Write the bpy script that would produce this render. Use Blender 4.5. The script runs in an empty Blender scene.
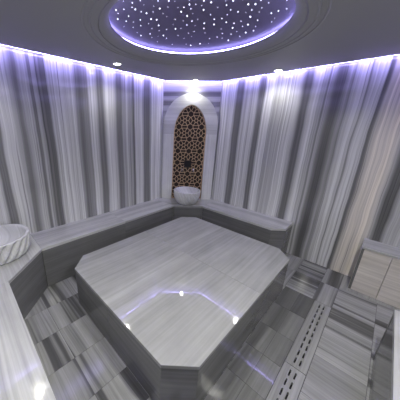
import bpy, bmesh, math, random
from mathutils import Vector, Matrix
random.seed(7)
sc = bpy.context.scene
C = sc.collection
PI = math.pi

# ------------------------------------------------------------------ measures (metres)
XL, YB, XR, YF = -2.492, 3.036, .72, -.294       # inner faces of the walls
DW = .595                                         # corner cut by the niche wall
HC = 2.217                                        # suspended ceiling, underside
HB = .45                                          # bench height
BW = .408
XB, YBF = XL + BW, YB - BW
YFB = .1137                                       # front face of the near bench
SX0, SX1, SY0, SY1, SC_, SH = -1.8226, -.4244, .5865, 2.3467, .145, .376
DCX, DCY, DR = -1.16, 1.446, .597                  # star dome

# ------------------------------------------------------------------ tags
def tag(o, label=None, cat=None, group=None, kind=None):
    if label: o['label'] = label
    if cat: o['category'] = cat
    if group: o['group'] = group
    if kind: o['kind'] = kind
    return o

def thing(name, label, cat, loc=(0, 0, 0), rz=0, group=None):
    o = bpy.data.objects.new(name, None); C.objects.link(o)
    o.empty_display_size = .05
    o.location = loc; o.rotation_euler = (0, 0, rz)
    return tag(o, label, cat, group)

def link(name, me, mats, parent=None):
    o = bpy.data.objects.new(name, me); C.objects.link(o)
    for m in (mats if isinstance(mats, (list, tuple)) else [mats]):
        me.materials.append(m)
    if parent: o.parent = parent
    return o

# ------------------------------------------------------------------ materials
class N:
    def __init__(s, name):
        s.m = bpy.data.materials.new(name); s.m.use_nodes = True
        s.t = s.m.node_tree; s.n = s.t.nodes; s.l = s.t.links
        s.b = s.n['Principled BSDF']
    def new(s, typ, **kw):
        n = s.n.new(typ)
        for k, v in kw.items(): setattr(n, k, v)
        return n
    def put(s, sock, v):
        if isinstance(v, (int, float)): sock.default_value = v
        elif isinstance(v, (tuple, list)): sock.default_value = v
        else: s.l.new(v, sock)
    def math(s, op, a, b=0., c=0.):
        n = s.new('ShaderNodeMath', operation=op)
        s.put(n.inputs[0], a); s.put(n.inputs[1], b); s.put(n.inputs[2], c)
        return n.outputs[0]
    def noise(s, vec, scale=1., detail=2., rough=.5):
        n = s.new('ShaderNodeTexNoise'); s.l.new(vec, n.inputs['Vector'])
        n.inputs['Scale'].default_value = scale; n.inputs['Detail'].default_value = detail
        n.inputs['Roughness'].default_value = rough
        return n.outputs['Fac']
    def ramp(s, fac, stops):
        n = s.new('ShaderNodeValToRGB'); s.put(n.inputs[0], fac)
        e = n.color_ramp.elements
        while len(e) < len(stops): e.new(.5)
        for i, (p, c) in enumerate(stops):
            e[i].position = min(1, max(0, p)); e[i].color = (*c, 1)
        return n.outputs[0]
    def mix(s, f, a, b, mode='MIX'):
        n = s.new('ShaderNodeMix', data_type='RGBA', blend_type=mode)
        s.put(n.inputs[0], f)
        s.put(n.inputs[6], a if not (isinstance(a, tuple) and len(a) == 3) else (*a, 1))
        s.put(n.inputs[7], b if not (isinstance(b, tuple) and len(b) == 3) else (*b, 1))
        return n.outputs[2]
    def comb(s, x, y, z=0.):
        n = s.new('ShaderNodeCombineXYZ')
        s.put(n.inputs[0], x); s.put(n.inputs[1], y); s.put(n.inputs[2], z)
        return n.outputs[0]

def uvsplit(k):
    uv = k.new('ShaderNodeUVMap'); uv.uv_map = 'UVMap'
    sp = k.new('ShaderNodeSeparateXYZ'); k.l.new(uv.outputs[0], sp.inputs[0])
    return sp.outputs[0], sp.outputs[1]

def simple(name, col, rough=.5, metal=0., emit=None, es=0.):
    k = N(name); b = k.b
    b.inputs['Base Color'].default_value = (*col, 1)
    b.inputs['Roughness'].default_value = rough
    b.inputs['Metallic'].default_value = metal
    if emit:
        b.inputs['Emission Color'].default_value = (*emit, 1)
        b.inputs['Emission Strength'].default_value = es
    return k.m

def marble(name, stops, scale=5., fine=.35, rough=.12, wobble=.02, patches=0., spec=.5, tint=None):
    """linear-veined marble: the veins run along UV.u"""
    k = N(name); u, v = uvsplit(k)
    w = k.noise(k.comb(k.math('MULTIPLY', u, 1.1), k.math('MULTIPLY', v, 2.2)), 1., 2.)
    v2 = k.math('ADD', v, k.math('MULTIPLY', k.math('SUBTRACT', w, .5), wobble * 4))
    band = k.noise(k.comb(k.math('MULTIPLY', u, .14), k.math('MULTIPLY', v2, scale)), 1., 3., .6)
    band = k.math('ADD', k.math('MULTIPLY', k.math('SUBTRACT', band, .5), 1.75), .5)
    col = k.ramp(band, stops)
    fn = k.noise(k.comb(k.math('MULTIPLY', u, .8), k.math('MULTIPLY', v2, scale * 11)), 1., 4., .65)
    fc = k.ramp(fn, [(.25, (1 - fine,) * 3), (.62, (1.08,) * 3)])
    col = k.mix(1., col, fc, 'MULTIPLY')
    cl = k.noise(k.comb(k.math('MULTIPLY', u, 3.), k.math('MULTIPLY', v, 5.)), 1., 5., .6)
    col = k.mix(1., col, k.ramp(cl, [(.3, (.9,) * 3), (.7, (1.08,) * 3)]), 'MULTIPLY')
    if tint: col = k.mix(1., col, tint, 'MULTIPLY')
    k.l.new(col, k.b.inputs['Base Color'])
    if patches:
        pn = k.noise(k.comb(u, v), 5.5, 3., .55)
        r = k.ramp(pn, [(.47, (rough,) * 3), (.53, (rough + patches,) * 3), (.63, (rough + patches * .7,) * 3), (.66, (rough,) * 3)])
        k.l.new(r, k.b.inputs['Roughness'])
        pc = k.ramp(pn, [(.545, (1,) * 3), (.56, (1.1,) * 3), (.575, (1.,) * 3)])
    else:
        k.b.inputs['Roughness'].default_value = rough
    k.b.inputs['Specular IOR Level'].default_value = spec
    return k.m

def g(a, b=None, c=None):
    return (a, a * 1.01, a * 1.02) if b is None else (a, b, c)

def wall_marble(name, keys, rough=.09, lift=.07):
    """book-matched zebra marble; keys: (metres along the wall, lightness or colour). UV.v = metres, UV.u = height"""
    k = N(name); u, v = uvsplit(k)
    w = k.noise(k.comb(k.math('MULTIPLY', u, .9), k.math('MULTIPLY', v, 2.)), 1., 2.)
    v2 = k.math('ADD', v, k.math('MULTIPLY', k.math('SUBTRACT', w, .5), .05))
    w2 = k.noise(k.comb(k.math('MULTIPLY', u, 3.5), k.math('MULTIPLY', v, 9.)), 1., 2.)
    v2 = k.math('ADD', v2, k.math('MULTIPLY', k.math('SUBTRACT', w2, .5), .012))
    keys = sorted(keys)
    def part(ks):
        a, b = ks[0][0], ks[-1][0]
        f = k.math('DIVIDE', k.math('SUBTRACT', v2, a), b - a)
        return k.ramp(f, [((s - a) / (b - a), c if isinstance(c, tuple) else g(c)) for s, c in ks])
    # split in chunks of at most 30 stops
    cols, cuts, i = None, [], 0
    while i < len(keys) - 1:
        ch = keys[i:i + 30]
        r = part(ch)
        if cols is None: cols = r
        else: cols = k.mix(k.math('GREATER_THAN', v2, ch[0][0]), cols, r)
        i += 29
    fn = k.noise(k.comb(k.math('MULTIPLY', u, .35), k.math('MULTIPLY', v2, 55.)), 1., 4., .7)
    cols = k.mix(1., cols, k.ramp(fn, [(.25, (.70,) * 3), (.6, (1.34,) * 3)]), 'MULTIPLY')
    fn2 = k.noise(k.comb(k.math('MULTIPLY', u, .12), k.math('MULTIPLY', v2, 19.)), 1., 3., .6)
    hl = k.noise(k.comb(k.math('MULTIPLY', u, .5), k.math('MULTIPLY', v2, 95.), 3.3), 1., 2., .5)
    cols = k.mix(1., cols, k.ramp(hl, [(.30, (.55,) * 3), (.40, (1.,) * 3), (.6, (1.04,) * 3)]), 'MULTIPLY')
    cols = k.mix(lift, cols, (.5, .5, .52))
    cols = k.mix(1., cols, k.ramp(fn2, [(.3, (.78,) * 3), (.55, (1.06,) * 3)]), 'MULTIPLY')
    k.l.new(cols, k.b.inputs['Base Color'])
    k.b.inputs['Roughness'].default_value = rough
    return k.m

M = {}
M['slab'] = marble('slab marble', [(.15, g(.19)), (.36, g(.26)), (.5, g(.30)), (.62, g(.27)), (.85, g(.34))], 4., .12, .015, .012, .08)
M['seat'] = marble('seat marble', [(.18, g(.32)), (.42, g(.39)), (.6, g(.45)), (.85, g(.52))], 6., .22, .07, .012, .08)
M['shaded_riser'] = marble('riser marble', [(.2, g(.11)), (.45, g(.145)), (.65, g(.17)), (.85, g(.20))], 5., .15, .16, .012)  # shade on the unlit upright faces is put into this darker marble
M['floor'] = marble('floor marble', [(.22, g(.06)), (.36, g(.10)), (.44, g(.24)), (.62, g(.31)), (.8, g(.20)), (.9, g(.36))], 6., .3, .13, .012)
M['floor_plain'] = marble('plain floor marble', [(.2, g(.07)), (.45, g(.12)), (.7, g(.17))], 5., .22, .06, .012)
M['drain'] = marble('drain marble', [(.2, g(.17)), (.5, g(.24)), (.8, g(.29))], 6., .25, .25, .01)
M['grout'] = simple('dark grout', (.05, .05, .055), .8)
M['frame'] = marble('white arch marble', [(.2, g(.55)), (.5, g(.68)), (.8, g(.74))], 5., .10, .2, .01)
M['basin'] = marble('basin marble', [(.2, g(.34)), (.38, g(.56)), (.6, g(.64)), (.85, g(.7))], 5., .15, .25, .03)
M['niche'] = marble('niche marble', [(.2, g(.5)), (.5, g(.6)), (.8, g(.65))], 3., .2, .12, .01)
M['beige'] = marble('beige marble', [(.2, (.50, .465, .43)), (.5, (.60, .565, .525)), (.8, (.67, .635, .595))], 6., .22, .3, .012)
M['plain_wall'] = marble('pale wall marble', [(.22, g(.14)), (.4, g(.28)), (.5, g(.52)), (.8, g(.62))], 3.2, .3, .1, .012)
M['ceiling'] = simple('matt grey ceiling paint', (.34, .34, .345), .55)
M['dome'] = simple('dark stretch ceiling', (.13, .12, .17), .35)
M['star'] = simple('star point light', (.9, .9, 1), .4, emit=(.85, .86, 1), es=3.)
M['led'] = simple('violet led strip', (.8, .8, .9), .5, emit=(.40, .34, 1.), es=38.)
M['dome_led'] = simple('violet dome led', (.8, .8, .9), .5, emit=(.43, .38, 1.), es=20.)
M['lens'] = simple('lit lamp lens', (.9, .9, .9), .4, emit=(1, .98, .94), es=40.)
M['lampring'] = simple('white lamp ring', (.75, .75, .76), .4)
M['bronze'] = simple('bronze lattice', (.60, .42, .27), .4, .3)
M['darkwood'] = simple('dark brown backing', (.028, .016, .010), .6)
M['chrome'] = simple('chrome', (.75, .75, .78), .15, 1.)
M['black'] = simple('black void', (.012, .012, .014), .7)

# colours of the bands in the two veined walls, read along the wall
LW = [(-.3,.50),(-.1,.5),(-.06,.16),(.0,.18),(.04,.5),(.2,.55),(.27,.5),(.30,.15),(.355,.17),(.375,.50),(.46,.52),(.50,.36),(.53,.16),(.565,.18),(.585,.34),(.61,.42),(.65,.38),
      (.665,.14),(.685,.15),(.70,.36),(.725,.32),(.74,.12),(.765,.20),(.775,.10),(.815,.12),(.84,.46),(.90,.56),(.99,.50),(1.08,.55),(1.105,.26),(1.14,.15),(1.20,.20),(1.235,.24),
      (1.255,.56),(1.34,.5),(1.37,.16),(1.43,.17),(1.46,.50),(1.53,.60),(1.59,.52),(1.63,.17),(1.69,.17),(1.715,.38),(1.75,.27),(1.78,.48),(1.83,.28),(1.86,.40),(1.885,.08),
      (1.92,.54),(2.03,.60),(2.08,.20),(2.17,.19),(2.21,.58),(2.33,.66),(2.43,.60),(2.455,.24),(2.48,.5)]
RW = [(-2.0,.55),(-1.92,.55),(-1.89,.24),(-1.865,.58),(-1.75,.62),(-1.66,.55),(-1.64,.17),(-1.56,.15),(-1.53,.52),(-1.46,.60),(-1.42,.44),(-1.39,.58),(-1.345,.50),(-1.325,.17),(-1.27,.14),(-1.245,.55),
      (-1.17,.58),(-1.12,.28),(-1.10,.42),(-1.04,.48),(-1.01,.34),(-.98,.56),(-.89,.60),(-.855,.30),(-.83,.12),(-.775,.13),(-.75,.48),(-.68,.56),(-.635,.44),(-.62,.16),(-.60,.36),
      (-.575,.20),(-.55,.08),(-.50,.07),(-.475,.16),(-.455,.34),(-.44,.24),(-.42,.20),(-.40,.44),(-.35,.50),(-.315,.48),(-.305,.17),(-.29,.48),(-.23,.50),(-.20,.5),
      (-.188,.09),(-.17,.10),(-.15,(.46,.44,.41)),(-.10,(.60,.56,.50)),(-.05,(.5,.47,.43)),(-.02,(.62,.57,.50)),(.03,(.5,.48,.45)),(.055,.22),(.08,.07),(.13,.09),(.16,.3),(.3,.42),(.4,.2),(.5,.45),(.72,.4)]  # beige stretch: warm light from the right put into the wall colour
M['wall_left'] = wall_marble('veined marble left', LW)
M['wall_back'] = wall_marble('veined marble back', RW)

# ------------------------------------------------------------------ mesh helpers
def newbm():
    bm = bmesh.new(); bm.loops.layers.uv.new('UVMap'); return bm

def setuv(bm, faces, vein, off=0.):
    """u along the vein direction, v across it"""
    uvl = bm.loops.layers.uv.active
    d = Vector(vein).normalized()
    for f in faces:
        n = f.normal
        e = d.cross(n)
        if e.length < .3:
            t = Vector((0, 0, 1)) if abs(d.z) < .9 else Vector((1, 0, 0))
            e = d.cross(t)
        e.normalize()
        for a in ('x', 'y', 'z'):                # keep one sign so neighbours run on
            if abs(getattr(e, a)) > .5:
                if getattr(e, a) < 0: e = -e
                break
        for lp in f.loops:
            p = lp.vert.co
            lp[uvl].uv = (p.dot(d) + off * .37, p.dot(e) + off)

def prism(bm, pts, z0, z1, vein=(1, 0, 0), off=0., mi=0, bev=0.):
    """vertical prism on a counter-clockwise outline"""
    lo = [bm.verts.new((x, y, z0)) for x, y in pts]
    hi = [bm.verts.new((x, y, z1)) for x, y in pts]
    fs = [bm.faces.new(lo[::-1]), bm.faces.new(hi)]
    n = len(pts)
    for i in range(n):
        j = (i + 1) % n
        fs.append(bm.faces.new((lo[i], lo[j], hi[j], hi[i])))
    bmesh.ops.recalc_face_normals(bm, faces=fs)
    if bev:
        es = {e for f in fs for e in f.edges}
        r = bmesh.ops.bevel(bm, geom=list(es), offset=bev, segments=2, profile=.7, affect='EDGES')
        fs = list(bm.faces)
    for f in fs: f.normal_update(); f.material_index = mi
    setuv(bm, fs, vein, off)
    return fs

def box(bm, x0, x1, y0, y1, z0, z1, **kw):
    return prism(bm, [(x0, y0), (x1, y0), (x1, y1), (x0, y1)], z0, z1, **kw)

def fin(bm, name, mats, parent=None, smooth=False):
    me = bpy.data.meshes.new(name)
    if smooth:
        for f in bm.faces: f.smooth = True
    bm.to_mesh(me); bm.free()
    return link(name, me, mats, parent)

def lathe(bm, prof, n=48, cx=0, cy=0, closed=False, rf=None):
    rings = []
    for (r, z) in prof:
        ring = []
        for i in range(n):
            a = 2 * PI * i / n
            rr = r if rf is None else rf(r, z, a)
            ring.append(bm.verts.new((cx + rr * math.cos(a), cy + rr * math.sin(a), z)))
        rings.append(ring)
    m = len(rings)
    fs = []
    for k in range(m if closed else m - 1):
        a, b = rings[k], rings[(k + 1) % m]
        for i in range(n):
            j = (i + 1) % n
            fs.append(bm.faces.new((a[i], a[j], b[j], b[i])))
    return rings, fs

def flat_curve(name, loops, thick, bevel=0.):
    """flat plate with holes, in local XY, centred on z=0; returns a mesh"""
    cu = bpy.data.curves.new(name, 'CURVE'); cu.dimensions = '2D'; cu.fill_mode = 'BOTH'
    cu.extrude = thick / 2; cu.bevel_depth = bevel
    for lp in loops:
        sp = cu.splines.new('POLY'); sp.points.add(len(lp) - 1)
        for i, (x, y) in enumerate(lp): sp.points[i].co = (x, y, 0, 1)
        sp.use_cyclic_u = True
    o = bpy.data.objects.new('tmp_outline', cu); C.objects.link(o)
    dg = bpy.context.evaluated_depsgraph_get()
    me = bpy.data.meshes.new_from_object(o.evaluated_get(dg))
    bpy.data.objects.remove(o); bpy.data.curves.remove(cu)
    me.name = name; me.materials.clear()
    return me

def mesh_uv(me, vein, off=0.):
    bm = bmesh.new(); bm.from_mesh(me)
    if not bm.loops.layers.uv.active: bm.loops.layers.uv.new('UVMap')
    else: bm.loops.layers.uv.active.name if False else None
    for f in bm.faces: f.normal_update()
    setuv(bm, list(bm.faces), vein, off)
    bm.to_mesh(me); bm.free()
    for l in me.uv_layers: l.name = 'UVMap'

# ------------------------------------------------------------------ floor
def tiles():
    T = []
    def grid(xs, ys, dirf, skip=None):
        for i in range(len(xs) - 1):
            for j in range(len(ys) - 1):
                cx, cy = (xs[i] + xs[i+1]) / 2, (ys[j] + ys[j+1]) / 2
                if skip and skip(cx, cy): continue
                d, m = dirf(cx, cy)
                T.append((xs[i], xs[i+1], ys[j], ys[j+1], d, m))
    # front and left passages (striped tiles), the far row, the strips beside the drain
    grid([XL-.02, -2.3, -2.1, -1.8, -1.5, -1.2, -.9, -.66, -.4244], [YF-.02, -.14, .114, .345, .587, .88, 1.18, 1.48, 1.78, 2.05, 2.31],
         lambda x, y: (('x' if x < -.9 or (y > .345) else 'y'), 0))
    grid([XL-.02, -2.145, -1.9, -1.655, -1.41, -1.165, -.92, -.675, -.43, -.185, -.03], [2.31, 2.68, YB+.02],
         lambda x, y: ('x' if (-.43 < x < -.185) else 'y', 0) if x > -.68 else ('x', 0))
    ys = [YF-.02, 0., .27, .54, .82, 1.10, 1.38, 1.66, 1.98, 2.31]
    grid([-.4244, -.29, -.165], ys, lambda x, y: ('y', 1))
    grid([-.03, .26, .5, XR+.02], [YF-.02, -.1, .25, .6, .97, 1.32, 1.67, 2.04, 2.38, 2.72], lambda x, y: ('x', 0 if y > 1.6 else 2))
    grid([-.03, .2, .45, XR+.02], [2.72, YB+.02], lambda x, y: ('y', 0))
    return T
bm = newbm()
for (x0, x1, y0, y1, d, m) in tiles():
    e = .0012
    box(bm, x0+e, x1-e, y0+e, y1-e, -.02, 0, vein=(1, 0, 0) if d == 'x' else (0, 1, 0), off=random.uniform(0, 30), mi=m, bev=0)
# grout bed, open along the drain channel, and the channel itself
box(bm, XL-.1, -.165, YF-.1, YB+.1, -.08, -.0025, mi=3)
box(bm, -.03, XR+.1, YF-.1, YB+.1, -.08, -.0025, mi=3)
box(bm, -.165, -.03, 2.31, YB+.1, -.08, -.0025, mi=3)
box(bm, -.165, -.03, YF-.1, 2.31, -.08, -.065, mi=4)
floor = fin(bm, 'floor', [M['floor'], M['floor_plain'], M['drain'], M['grout'], M['black']]); tag(floor, kind='structure')

# drain covers
def slot(cx, cy, w, l):
    pts = []
    for (sx, sy, a0) in ((1, 1, 0), (-1, 1, 90), (-1, -1, 180), (1, -1, 270)):
        for k in range(3):
            a = math.radians(a0 + 45 * k)
            pts.append((cx + sx * (w/2 - .005) + .005 * math.cos(a), cy + sy * (l/2 - .005) + .005 * math.sin(a)))
    return pts
def drain_cover(y0, y1, label):
    L = y1 - y0 - .004; W = .131
    loops = [[(-W/2, -L/2), (W/2, -L/2), (W/2, L/2), (-W/2, L/2)]]
    n = int((L - .10) / .074)
    for k in range(n):
        y = -L/2 + .06 + (L - .12) * k / (n - 1)
        for x in (-.0165, .0165):
            loops.append(slot(x, y, .0102, .056))
    me = flat_curve('marble_drain_cover', loops, .02)
    mesh_uv(me, (0, 1, 0), y0 * 3)
    o = link('marble_drain_cover', me, M['drain'])
    o.location = (-.0975, (y0+y1)/2, -.01)
    tag(o, label, 'drain cover')
    return o
drain_cover(1.45, 2.31, 'long grey marble drain cover with two rows of slots, the farther one')
drain_cover(.59, 1.45, 'grey marble slotted drain cover nearer the camera, running out of the bottom of the picture')

# ------------------------------------------------------------------ walls
HT = HC + .42
def wallbox(name, x0, x1, y0, y1, mat, axis):
    bm = newbm()
    fs = box(bm, x0, x1, y0, y1, -.08, HT)
    uvl = bm.loops.layers.uv.active
    for f in fs:
        for lp in f.loops:
            p = lp.vert.co; lp[uvl].uv = (p.z, p.y if axis == 'y' else p.x)
    return tag(fin(bm, name, mat), kind='structure')
wallbox('wall_left', XL-.1, XL, YF-.1, YB+.1, M['wall_left'], 'y')
wallbox('wall_back', XL-.1, XR+.1, YB, YB+.1, M['wall_back'], 'x')
wallbox('wall_right', XR, XR+.1, YF-.1, YB+.1, M['plain_wall'], 'y')
wallbox('wall_front', XL-.1, XR+.1, YF-.1, YF, M['plain_wall'], 'x')
# the niche wall across the corner (triangular pier), horizontal veins
PA = Vector((XL, YB-DW, 0)); PB = Vector((XL+DW, YB, 0))
DD = (PB-PA).normalized()                 # along the niche wall, left to right
NN = Vector((DD.y, -DD.x, 0))             # into the room
MID = (PA+PB)/2
bm = newbm()
prism(bm, [(PA.x, PA.y), (PB.x, PB.y), (XL, YB)], -.08, HT, vein=DD, off=2.31)
uvl = bm.loops.layers.uv.active
k = N('niche wall marble'); u, v = uvsplit(k)
w = k.noise(k.comb(k.math('MULTIPLY', u, 1.6), k.math('MULTIPLY', v, 3.)), 1., 2.)
v2 = k.math('ADD', v, k.math('MULTIPLY', k.math('SUBTRACT', w, .5), .05))
f = k.math('DIVIDE', k.math('SUBTRACT', v2, 1.5), .72)
col = k.ramp(f, [(.0, g(.55)), (.3, g(.6)), (.42, g(.36)), (.47, g(.55)), (.52, g(.52)), (.56, g(.24)), (.62, g(.22)), (.66, g(.48)), (.72, g(.46)), (.74, g(.20)), (.80, g(.18)), (.84, g(.5)), (1., g(.6))])
fn = k.noise(k.comb(k.math('MULTIPLY', u, .8), k.math('MULTIPLY', v2, 60.)), 1., 4., .65)
col = k.mix(1., col, k.ramp(fn, [(.25, (.75,)*3), (.6, (1.06,)*3)]), 'MULTIPLY')
k.l.new(col, k.b.inputs['Base Color']); k.b.inputs['Roughness'].default_value = .12
for f in bm.faces:
    for lp in f.loops:
        p = lp.vert.co; lp[uvl].uv = (p.dot(DD), p.z)
tag(fin(bm, 'wall_niche', k.m), kind='structure')

# ------------------------------------------------------------------ ceiling
ROOM = [(XL, YF), (XR, YF), (XR, YB), (XL+DW, YB), (XL, YB-DW)]
GAP = .07
def inset(poly, d):
    out = []; n = len(poly)
    for i in range(n):
        p0, p1, p2 = Vector(poly[i-1]), Vector(poly[i]), Vector(poly[(i+1) % n])
        a = (p1-p0).normalized(); b = (p2-p1).normalized()
        na, nb = Vector((-a.y, a.x)), Vector((-b.y, b.x))
        m = (na+nb).normalized(); out.append(tuple(p1 + m * (d / m.dot(na))))
    return out
NSEG = 96
circ = lambda r, n=NSEG: [(DCX + r*math.cos(2*PI*i/n), DCY + r*math.sin(2*PI*i/n)) for i in range(n)]
me = flat_curve('ceiling', [inset(ROOM, GAP), circ(DR+.085)], .02)
mesh_uv(me, (1, 0, 0))
ceil = link('ceiling', me, [M['ceiling']]); ceil.location = (0, 0, HC+.01); tag(ceil, kind='structure')
# the roof slab above the suspended ceiling closes the room
bm = newbm(); box(bm, XL-.1, XR+.1, YF-.1, YB+.1, HT, HT+.05)
r_ = fin(bm, 'ceiling', M['ceiling']); r_.name = 'ceiling_slab'; tag(r_, kind='structure')
# rounded lip of the round opening + shallow step ring around it
bm = newbm()
prof = [(DR+.085, HC+.02), (DR+.085, HC)]
for i in range(9):
    a = PI/2 * i/8
    prof.append((DR+.012 + .073*(1-math.sin(a)), HC + .052*(1-math.cos(a))))
prof += [(DR+.012, HC+.060), (DR+.055, HC+.060), (DR+.055, HC+.085), (DR+.085, HC+.085)]
lathe(bm, prof, NSEG, DCX, DCY, closed=True)
bmesh.ops.recalc_face_normals(bm, faces=bm.faces)
tag(fin(bm, 'trim_1', M['ceiling'], smooth=False), kind='structure')
for f in bpy.data.objects['trim_1'].data.polygons: f.use_smooth = True
bm = newbm()
for r0, n_ in ((DR+.165, 2), (DR+.205, 1)):
    pass
def ringprof(r0, w, h): return [(r0, HC+.001), (r0+w*.2, HC-h*.8), (r0+w*.5, HC-h), (r0+w*.8, HC-h*.8), (r0+w, HC+.001)]
lathe(bm, ringprof(DR+.125, .018, .0045), NSEG, DCX, DCY, closed=True)
lathe(bm, ringprof(DR+.165, .018, .0045), NSEG, DCX, DCY, closed=True)
bmesh.ops.recalc_face_normals(bm, faces=bm.faces)
t2 = fin(bm, 'trim_2', M['ceiling'], smooth=True); tag(t2, kind='structure')
# dome
DZ = HC+.085; DH = .17
dome_z = lambda r: DZ + DH*(1-(r/(DR+.055))**2)
bm = newbm()
prof = [((DR+.055)*t/16, dome_z((DR+.055)*t/16)) for t in range(16, 0, -1)]
rings, _ = lathe(bm, prof, NSEG, DCX, DCY)
top = bm.verts.new((DCX, DCY, dome_z(0)))
for i in range(NSEG): bm.faces.new((rings[-1][i], rings[-1][(i+1) % NSEG], top))
dome = fin(bm, 'ceiling_dome', M['dome'], smooth=True); tag(dome, kind='structure')
# led ring lying on the lip of the dome
bm = newbm()
lathe(bm, [(DR+.036+.0045*math.cos(a), HC+.0705+.0045*math.sin(a)) for a in [2*PI*i/6 for i in range(6)]], NSEG, DCX, DCY, closed=True)
bmesh.ops.recalc_face_normals(bm, faces=bm.faces)
tag(fin(bm, 'led_strip', M['dome_led'], smooth=True), 'glowing violet round strip light along the rim of the starry ceiling dome', 'strip light')
# star points
bm = newbm(); bmesh.ops.create_icosphere(bm, subdivisions=1, radius=.0042)
sme = bpy.data.meshes.new('star_light'); bm.to_mesh(sme); bm.free(); sme.materials.append(M['star'])
pts = []
tries = 0
while len(pts) < 230 and tries < 40000:
    tries += 1
    x, y = random.uniform(-1, 1)*.585, random.uniform(-1, 1)*.585
    if math.hypot(x, y) > .58: continue
    if any((x-a)**2 + (y-b)**2 < .045**2 for a, b in pts): continue
    pts.append((x, y))
st0 = None
for i, (x, y) in enumerate(pts):
    if st0 is None:
        st0 = bpy.data.objects.new('star_light', sme)
        o = st0
    else: o = st0.copy()
    C.objects.link(o)
    r = math.hypot(x, y)
    o.location = (DCX+x, DCY+y, dome_z(r)-.002)
    s = random.choice((.4, .5, .6, .75, .9, 1.15)); o.scale = (s, s, s)
    tag(o, 'tiny white star point light set in the dark ceiling dome', 'star light', 'star points in the ceiling dome')

# cove strips on the edge of the suspended ceiling
def strip(p, q, label):
    a, b = Vector((*p, 0)), Vector((*q, 0)); d = (b-a).normalized(); n = Vector((d.y, -d.x, 0))   # n towards the wall
    a = a + d*.01; b = b - d*.01
    bm = newbm()
    o1, o2 = n*-.0005, n*.0105
    prism(bm, [(v.x, v.y) for v in (a+o1, a+o2, b+o2, b+o1)], HC+.001, HC+.012)
    tag(fin(bm, 'led_strip', M['led']), label, 'strip light')
ins = inset(ROOM, GAP)
strip(ins[4], ins[0], 'violet strip light glowing along the top of the left marble wall')
strip(ins[3], ins[4], 'short violet strip light above the arched niche')
strip(ins[2], ins[3], 'violet strip light along the top of the back wall, right of the niche')
strip(ins[1], ins[2], 'violet strip light along the top of the right side wall, outside the picture')
strip(ins[0], ins[1], 'violet strip light behind the camera, outside the picture')

# ------------------------------------------------------------------ downlights
def downlight(x, y, label, power=6.5, cone=150):
    t = thing('ceiling_light', label, 'ceiling light', (x, y, HC))
    bm = newbm(); lathe(bm, [(.033, 0), (.035, -.004), (.043, -.005), (.047, 0)], 28, closed=True)
    bmesh.ops.recalc_face_normals(bm, faces=bm.faces); fin(bm, 'ring', M['lampring'], t, True)
    bm = newbm(); rg, _ = lathe(bm, [(.033, -.0015), (.023, -.006), (.010, -.009)], 24)
    bm.faces.new(rg[-1]); bmesh.ops.recalc_face_normals(bm, faces=bm.faces); fin(bm, 'lens', M['lens'], t, True)
    ld = bpy.data.lights.new('lamp_glow', 'SPOT'); ld.energy = power; ld.spot_size = math.radians(cone); ld.spot_blend = 1.
    ld.shadow_soft_size = .015; ld.color = (1, .99, .86)
    lo = bpy.data.objects.new('lamp_glow', ld); C.objects.link(lo); lo.parent = t; lo.location = (0, 0, -.04)
downlight(-2.20, 1.46, 'small round ceiling spotlight nearest the left wall, leftmost of the lit three')
downlight(-2.10, 2.67, 'small round ceiling spotlight just in front of the arched niche')
downlight(-1.08, 2.85, 'small round ceiling spotlight near the back wall, rightmost of the lit three')
downlight(-2.06, .17, 'round ceiling spotlight above the near left basin corner, outside the picture')
downlight(-.75, .12, 'added unseen ceiling spotlight behind the camera, brightening the room', 78.)  # lamp added for overall brightness, no known fitting here
downlight(.15, 2.15, 'added unseen ceiling spotlight brightening the front of the beige marble ledge', 22.)  # added to light the face of the ledge, its place is made up
downlight(.25, .95, 'added unseen ceiling spotlight above the right bench, brightening the room', 78.)  # another added lamp, brightens slab and walls evenly

# ------------------------------------------------------------------ heated slab
t = thing('heated_slab', 'large low octagonal grey marble massage slab in the middle of the room', 'marble slab', (0, 0, 0))
oct_ = [(SX0+SC_, SY0), (SX1-SC_, SY0), (SX1, SY0+SC_), (SX1, SY1-SC_), (SX1-SC_, SY1), (SX0+SC_, SY1), (SX0, SY1-SC_), (SX0, SY0+SC_)]
TJ = 1.525; e = .001
bm = newbm(); prism(bm, [oct_[0], oct_[1], oct_[2], (SX1, TJ-e), (SX0, TJ-e), oct_[7]], SH-.025, SH, vein=(0, 1, 0), off=3.1, bev=.002)
fin(bm, 'top_slab', M['slab'], t)
bm = newbm(); prism(bm, [(SX0, TJ+e), (SX1, TJ+e), oct_[3], oct_[4], oct_[5], oct_[6]], SH-.025, SH, vein=(0, 1, 0), off=3.25, bev=.002)
fin(bm, 'top_slab', M['slab'], t)
def panel(p, q, z0, z1, th, mat, parent, off, name='side_panel', inset_=.003, outward=1):
    a, b = Vector((*p, 0)), Vector((*q, 0)); d = (b-a).normalized(); n = Vector((d.y, -d.x, 0))*outward
    a2, b2 = a + d*.0008 - n*inset_, b - d*.0008 - n*inset_
    ps = [a2, b2, b2-n*th, a2-n*th]
    if outward < 0: ps = ps[::-1]
    bm = newbm(); prism(bm, [(v.x, v.y) for v in ps], z0, z1, vein=d, off=off)
    return fin(bm, name, mat, parent)
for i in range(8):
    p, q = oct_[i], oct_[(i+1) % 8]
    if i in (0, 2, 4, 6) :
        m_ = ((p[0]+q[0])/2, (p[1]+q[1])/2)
        panel(p, m_, 0, SH-.026, .02, M['shaded_riser'], t, i*1.7); panel(m_, q, 0, SH-.026, .02, M['shaded_riser'], t, i*1.7+.02)
    else: panel(p, q, 0, SH-.026, .02, M['shaded_riser'], t, i*1.7)

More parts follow.
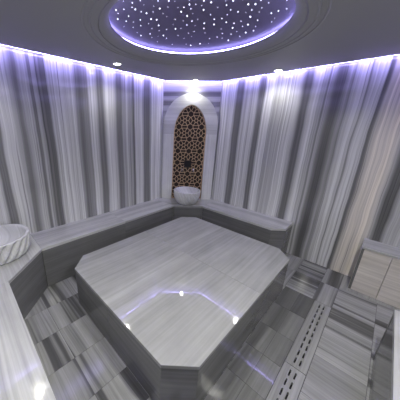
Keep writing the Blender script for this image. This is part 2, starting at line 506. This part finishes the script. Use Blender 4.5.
# ------------------------------------------------------------------ benches
t = thing('marble_bench', 'grey marble bench running round the left wall, the niche corner and the back wall', 'bench')
CL = .328; CB = .3126
w_ = .0015
XI, YI, YFI, YBI = XL+w_, YF+w_, YF+w_, YB-w_
seats = [
 ([(-1.756, YFI), (-.5, YFI), (-.5, YFB), (-1.756, YFB)], (1, 0, 0), .3),
 ([(XI, YFI), (-1.757, YFI), (-1.757, YFB), (XB, YFB+CL), (XI, YFB+CL)], (1, 0, 0), 4.4),
 ([(XI, YFB+CL+.001), (XB, YFB+CL+.001), (XB, 1.42), (XI, 1.42)], (0, 1, 0), 7.7),
 ([(XI, 1.421), (XB, 1.421), (XB, YB-BW-CB), (XI, YB-BW-CB)], (0, 1, 0), 7.9),
 ([(XI, YB-BW-CB+.001), (XB, YB-BW-CB+.001), (XB+CB-.001, YBF), (XB+CB-.001, YBI), (XL+DW+.004, YBI), (XI, YB-DW-.004)], tuple(DD), 12.2),
 ([(XB+CB, YBF), (-.763, YBF), (-.641, YBF+.122), (-.641, YBI), (XB+CB, YBI)], (1, 0, 0), 15.5)]
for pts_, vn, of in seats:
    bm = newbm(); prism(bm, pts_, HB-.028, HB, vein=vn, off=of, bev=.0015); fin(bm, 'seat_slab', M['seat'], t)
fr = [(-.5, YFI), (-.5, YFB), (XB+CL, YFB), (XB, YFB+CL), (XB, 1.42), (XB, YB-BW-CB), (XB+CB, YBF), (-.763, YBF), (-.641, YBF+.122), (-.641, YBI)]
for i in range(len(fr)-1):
    panel(fr[i], fr[i+1], 0, HB-.029, .02, M['shaded_riser'], t, 20+i*2.3, 'riser_panel', outward=1)

t = thing('marble_bench', 'low grey marble bench cut off by the right edge, beside the slotted drain', 'bench')
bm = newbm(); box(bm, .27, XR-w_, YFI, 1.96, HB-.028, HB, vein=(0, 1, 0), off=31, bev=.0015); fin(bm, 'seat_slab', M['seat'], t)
panel((.27, 1.96), (.27, 1.1), 0, HB-.029, .02, M['shaded_riser'], t, 33, 'riser_panel')
panel((.27, 1.1), (.27, YFI), 0, HB-.029, .02, M['shaded_riser'], t, 34, 'riser_panel')
panel((XR-w_, 1.96), (.27, 1.96), 0, HB-.029, .02, M['shaded_riser'], t, 35, 'riser_panel')

LZ = .50
t = thing('marble_ledge', 'beige marble ledge with a grey cap against the back wall at the right edge', 'ledge')
bm = newbm(); box(bm, .028, XR-w_, 2.775, YBI, LZ-.02, LZ, vein=(1, 0, 0), off=41, bev=.0015); fin(bm, 'cap_slab', M['seat'], t)
panel((.03, 2.78), (.245, 2.78), 0, LZ-.021, .02, M['beige'], t, 42, 'face_panel')['label'] = 'beige marble face panel'
panel((.247, 2.78), (XR-w_, 2.78), 0, LZ-.021, .02, M['beige'], t, 44, 'face_panel')['label'] = 'beige marble face panel'
panel((.03, YBI), (.03, 2.78), 0, LZ-.021, .02, M['shaded_riser'], t, 45, 'face_panel')

# ------------------------------------------------------------------ arch, lattice
def on_wall(o, off, z=0.):
    """local X along the niche wall, local Y up, local Z into the room"""
    p = MID + NN*off
    m = Matrix(((DD.x, 0, NN.x, p.x), (DD.y, 0, NN.y, p.y), (0, 1, 0, z), (0, 0, 0, 1)))
    o.matrix_world = m
    return o
OW, IW = .405, .247; ZS = 1.60; ZT = 2.065; ZI0 = 1.50; ZIT = 1.915
def outer_arch(n=28):
    return [(OW*math.cos(PI*i/n), ZS + (ZT-ZS)*math.sin(PI*i/n)**.92 if 0 < i < n else ZS) for i in range(n+1)]
def ogee_right(w, z0, zt, n=16):
    out = []
    # a pointed arch: circle quarter that ends in a point with a small reverse curve
    for i in range(n+1):
        s = i/n
        x = w*(math.cos(s*PI/2)**.86) if s < 1 else 0.
        z = z0 + (zt-z0)*(.90*math.sin(s*PI/2) + .10*s**3)
        out.append((x, z))
    return out
def inner_arch(w=IW, z0=ZI0, zt=ZIT):
    r = ogee_right(w, z0, zt)
    return r + [(-x, z) for x, z in r[-2::-1]]
t = thing('arch_surround', 'white marble arched surround framing the bronze lattice in the corner', 'arch surround')
# legs
for sgn in (1, -1):
    xs = sorted((sgn*IW, sgn*OW))
    me = flat_curve('leg_slab', [[(xs[0], HB+.001), (xs[1], HB+.001), (xs[1], ZS-.002), (xs[0], ZS-.002)]] if False else
                    [[(xs[0], HB+.001), (xs[1], HB+.001), (xs[1], 1.498), (xs[0], 1.498)]], .045, .0)
    mesh_uv(me, (0, 1, 0), 50+sgn)
    o = link('leg_slab', me, M['frame']); on_wall(o, .024); mw = o.matrix_world.copy(); o.parent = t; o.matrix_world = mw
arch = [(OW, 1.5)] + outer_arch() + [(-OW, 1.5)]
ia = inner_arch()
loop = arch + ia[::-1]
me = flat_curve('arch_slab', [loop], .045, .0); mesh_uv(me, (1, 0, 0), 53)
o = link('arch_slab', me, M['frame']); on_wall(o, .024); o.parent = t

t = thing('lattice_panel', 'tall pointed bronze lattice panel of star openings behind the far basin', 'lattice panel')
pin = [(IW-.001, HB+.002)] + [(x*.996, z-.001) for x, z in ia] + [(-IW+.001, HB+.002)]
me = flat_curve('backing', [pin], .006); mesh_uv(me, (0, 1, 0))
o = link('backing', me, M['darkwood'], t); on_wall(o, .004)
o['label'] = 'dark brown backing sheet'
holes = []
CXX, CZZ = .172, .182
SQX, SQZ, SQ = -.005, 1.035, .058
def clip(P, px, pz, nx, nz):
    """keep the side of the line through (px,pz) away from the normal"""
    out = []
    for i in range(len(P)):
        a, b = P[i], P[(i+1) % len(P)]
        da = (a[0]-px)*nx + (a[1]-pz)*nz; db = (b[0]-px)*nx + (b[1]-pz)*nz
        if da <= 0: out.append(a)
        if (da < 0 < db) or (db < 0 < da):
            t_ = da/(da-db); out.append((a[0]+(b[0]-a[0])*t_, a[1]+(b[1]-a[1])*t_))
    return out
seeds = []
for iz in range(-2, 10):
    for ix in range(-3, 4):
        cx, cz = CXX/2 + ix*CXX, .60 + iz*CZZ
        seeds.append((cx, cz))
        for kk in range(6):
            a = PI/6 + kk*PI/3
            seeds.append((cx+.047*math.cos(a), cz+.050*math.sin(a)))
        seeds.append((cx+CXX/2, cz)); seeds.append((cx+CXX/2, cz+CZZ/2))
        seeds.append((cx, cz+CZZ/2))
STRAP = .0042
for (sx_, sz_) in seeds:
    if abs(sx_) > IW+.03 or sz_ < HB-.03 or sz_ > ZIT+.03: continue
    P = [(sx_-.06, sz_-.06), (sx_+.06, sz_-.06), (sx_+.06, sz_+.06), (sx_-.06, sz_+.06)]
    for (tx, tz) in seeds:
        dx, dz = tx-sx_, tz-sz_; L_ = math.hypot(dx, dz)
        if L_ < 1e-6 or L_ > .13: continue
        nx, nz = dx/L_, dz/L_
        P = clip(P, sx_+nx*(L_/2-STRAP), sz_+nz*(L_/2-STRAP), nx, nz)
        if len(P) < 3: break
    # keep clear of the rim of the panel and of the square outlet
    P = clip(P, IW-.012, 0, 1, 0) if len(P) > 2 else P
    P = clip(P, -IW+.012, 0, -1, 0) if len(P) > 2 else P
    P = clip(P, 0, HB+.014, 0, -1) if len(P) > 2 else P
    for i in range(len(ia)-1):
        if len(P) < 3: break
        (x0, z0), (x1, z1) = ia[i], ia[i+1]
        if math.hypot((x0+x1)/2-sx_, (z0+z1)/2-sz_) > .16: continue
        ex, ez = x1-x0, z1-z0; l_ = math.hypot(ex, ez)
        nx, nz = ez/l_, -ex/l_
        P = clip(P, x0-nx*.010, z0-nz*.010, nx, nz)
    if len(P) < 3: continue
    ar = abs(sum(P[i][0]*P[(i+1) % len(P)][1]-P[(i+1) % len(P)][0]*P[i][1] for i in range(len(P))))/2
    if ar < .00008: continue
    if False and min(p[0] for p in P) < SQX+SQ+.004 and max(p[0] for p in P) > SQX-SQ-.004 and min(p[1] for p in P) < SQZ+SQ+.004 and max(p[1] for p in P) > SQZ-SQ-.004: continue
    # drop doubled points
    Q = [p for i, p in enumerate(P) if math.hypot(p[0]-P[i-1][0], p[1]-P[i-1][1]) > .0008]
    if len(Q) >= 3: holes.append(Q)
pin2 = pin
me = flat_curve('grille', [pin2] + holes, .010); mesh_uv(me, (0, 1, 0))
o = link('grille', me, M['bronze'], t); on_wall(o, .0125)
o['label'] = 'bronze pierced grille'
# rim bead round the lattice
# dark square outlet with a tap on each side
t = thing('water_outlet', 'small dark square outlet box on the lattice above the far basin', 'outlet')
s = SQ
me = flat_curve('box_frame', [[(-s, -s), (s, -s), (s, s), (-s, s)], [(-s+.01, -s+.01), (s-.01, -s+.01), (s-.01, s-.01), (-s+.01, s-.01)]], .014); mesh_uv(me, (1, 0, 0))
t.matrix_world = on_wall(bpy.data.objects.new('tmp', None), .0195, SQZ).matrix_world @ Matrix.Translation((SQX, 0, 0))
o = link('box_frame', me, M['darkwood'], t); o.location = (0, 0, .006)
me = flat_curve('back_plate', [[(-s+.01, -s+.01), (s-.01, -s+.01), (s-.01, s-.01), (-s+.01, s-.01)]], .004); mesh_uv(me, (1, 0, 0))
o = link('back_plate', me, M['black'], t); o.location = (0, 0, .002)
def tap(x, label):
    t = thing('wall_tap', label, 'tap', group=None)
    t.matrix_world = on_wall(bpy.data.objects.new('tmp', None), .0178, .955).matrix_world @ Matrix.Translation((x, 0, 0))
    bm = newbm(); lathe(bm, [(.001, 0), (.015, 0), (.015, .005), (.009, .008), (.009, .035), (.001, .036)], 20)
    bmesh.ops.recalc_face_normals(bm, faces=bm.faces); fin(bm, 'body', M['chrome'], t, True)
    bm = newbm(); lathe(bm, [(.001, .030), (.013, .031), (.015, .037), (.012, .046), (.001, .047)], 6)
    bmesh.ops.recalc_face_normals(bm, faces=bm.faces); fin(bm, 'handle', M['chrome'], t)
    bm = newbm()
    path = [Vector((0, 0, .02)), Vector((0, -.005, .045)), Vector((0, -.018, .06)), Vector((0, -.035, .064))]
    prev = None; fs = []
    for i, p in enumerate(path):
        d = (path[min(i+1, 3)]-path[max(i-1, 0)]).normalized(); sx = Vector((1, 0, 0)); sy = d.cross(sx)
        ring = [bm.verts.new(p + (sx*math.cos(a)+sy*math.sin(a))*.006) for a in [2*PI*j/10 for j in range(10)]]
        if prev:
            for j in range(10): bm.faces.new((prev[j], prev[(j+1) % 10], ring[(j+1) % 10], ring[j]))
        else: bm.faces.new(ring[::-1])
        prev = ring
    bm.faces.new(prev); bmesh.ops.recalc_face_normals(bm, faces=bm.faces); fin(bm, 'spout', M['chrome'], t, True)
tap(-.095, 'small chrome tap on the lattice, left of the dark square outlet')
tap(.085, 'small chrome tap on the lattice, right of the dark square outlet')

# ------------------------------------------------------------------ basins
def basin(x, y, R, H, nf, depth, twist, label, full=False):
    t = thing('marble_basin', label, 'basin', (x, y, HB))
    n = nf*16
    outer = [(.50, 0), (.56, .0), (.64, .03), (.76, .13), (.87, .30), (.945, .50), (.985, .70), (1., .86), (1., .93)]
    if full: outer = [(.70, 0), (.77, .0), (.84, .05), (.90, .14), (.95, .27), (.98, .43), (.995, .62), (1., .80), (1., .93)]
    rimp = [(1.0, .97), (.985, 1.), (.93, 1.005), (.885, 1.), (.87, .97)]
    inner = [(.855, .85), (.83, .65), (.76, .45), (.63, .29), (.45, .19), (.25, .15), (.1, .14)]
    prof = [(r*R, z*H) for r, z in outer+rimp+inner]
    def rf(r, z, a):
        s = z/H
        amp = depth*min(1, max(0, (s+.02)*6))*min(1, max(0, (1.0-s)*8))
        if r < R*.90 and s > .35: amp = 0
        if r < R*.5: amp = 0
        ph = (nf*(a + twist*s)) / 2
        return r - amp*(1-abs(math.sin(ph)))**1.4
    def rf2(r, z, a): return r
    bm = newbm()
    fine = []
    for (a_, b_) in zip(prof[:len(outer)+1], prof[1:len(outer)+2]):
        m_ = max(1, int(math.hypot(b_[0]-a_[0], b_[1]-a_[1])/.006))
        fine += [(a_[0]+(b_[0]-a_[0])*i/m_, a_[1]+(b_[1]-a_[1])*i/m_) for i in range(m_)]
    fine.append(prof[len(outer)+1])
    ro, _ = lathe(bm, fine, n, rf=rf)
    ri, _ = lathe(bm, prof[len(outer)+1:], n)
    bm.faces.new(ro[0][::-1]); bm.faces.new(ri[-1])
    bmesh.ops.remove_doubles(bm, verts=bm.verts, dist=.00005)
    bmesh.ops.recalc_face_normals(bm, faces=bm.faces)
    uvl = bm.loops.layers.uv.active
    for f in bm.faces:
        for lp in f.loops:
            p = lp.vert.co; lp[uvl].uv = (p.z*1.0+p.x*.4, p.x+p.y*.5+x*3+.6*p.z)
    return fin(bm, 'bowl', M['basin'], t, True)
basin(-2.22, .14, .25, .195, 19, .034, -.45, 'large fluted round marble basin on the bench at the left edge', True)
basin(-2.035, 2.56, .208, .215, 28, .006, .30, 'small white marble basin standing in front of the bronze lattice')

# ------------------------------------------------------------------ camera
f_, pitch, roll, yaw = 215.054, .31554, .018307, .81283
cxp, cyp = 157.53, 197.53
fw = Vector((-math.sin(yaw)*math.cos(pitch), math.cos(yaw)*math.cos(pitch), -math.sin(pitch)))
rt = Vector((math.cos(yaw), math.sin(yaw), 0)); up = rt.cross(fw)
c, s = math.cos(roll), math.sin(roll)
r2 = rt*c + up*s; u2 = up*c - rt*s
cam = bpy.data.cameras.new('camera'); co = bpy.data.objects.new('camera', cam); C.objects.link(co)
co.matrix_world = Matrix(((r2.x, u2.x, -fw.x, 0), (r2.y, u2.y, -fw.y, 0), (r2.z, u2.z, -fw.z, 1.58615), (0, 0, 0, 1)))
cam.sensor_width = 36; cam.lens = f_/400*36
cam.shift_x = (200-cxp)/400; cam.shift_y = -(200-cyp)/400
cam.clip_start = .02
sc.camera = co

w = bpy.data.worlds.new('world'); sc.world = w; w.use_nodes = True
w.node_tree.nodes['Background'].inputs[0].default_value = (0, 0, 0, 1)
sc.view_settings.view_transform = 'Standard'; sc.view_settings.look = 'None'
sc.view_settings.gamma = 1; sc.view_settings.use_curve_mapping = False
sc.view_settings.exposure = .27
sc.cycles.use_denoising = True
sc.cycles.max_bounces = 8; sc.cycles.diffuse_bounces = 5
sc.cycles.sample_clamp_indirect = 6
sc.cycles.caustics_reflective = False
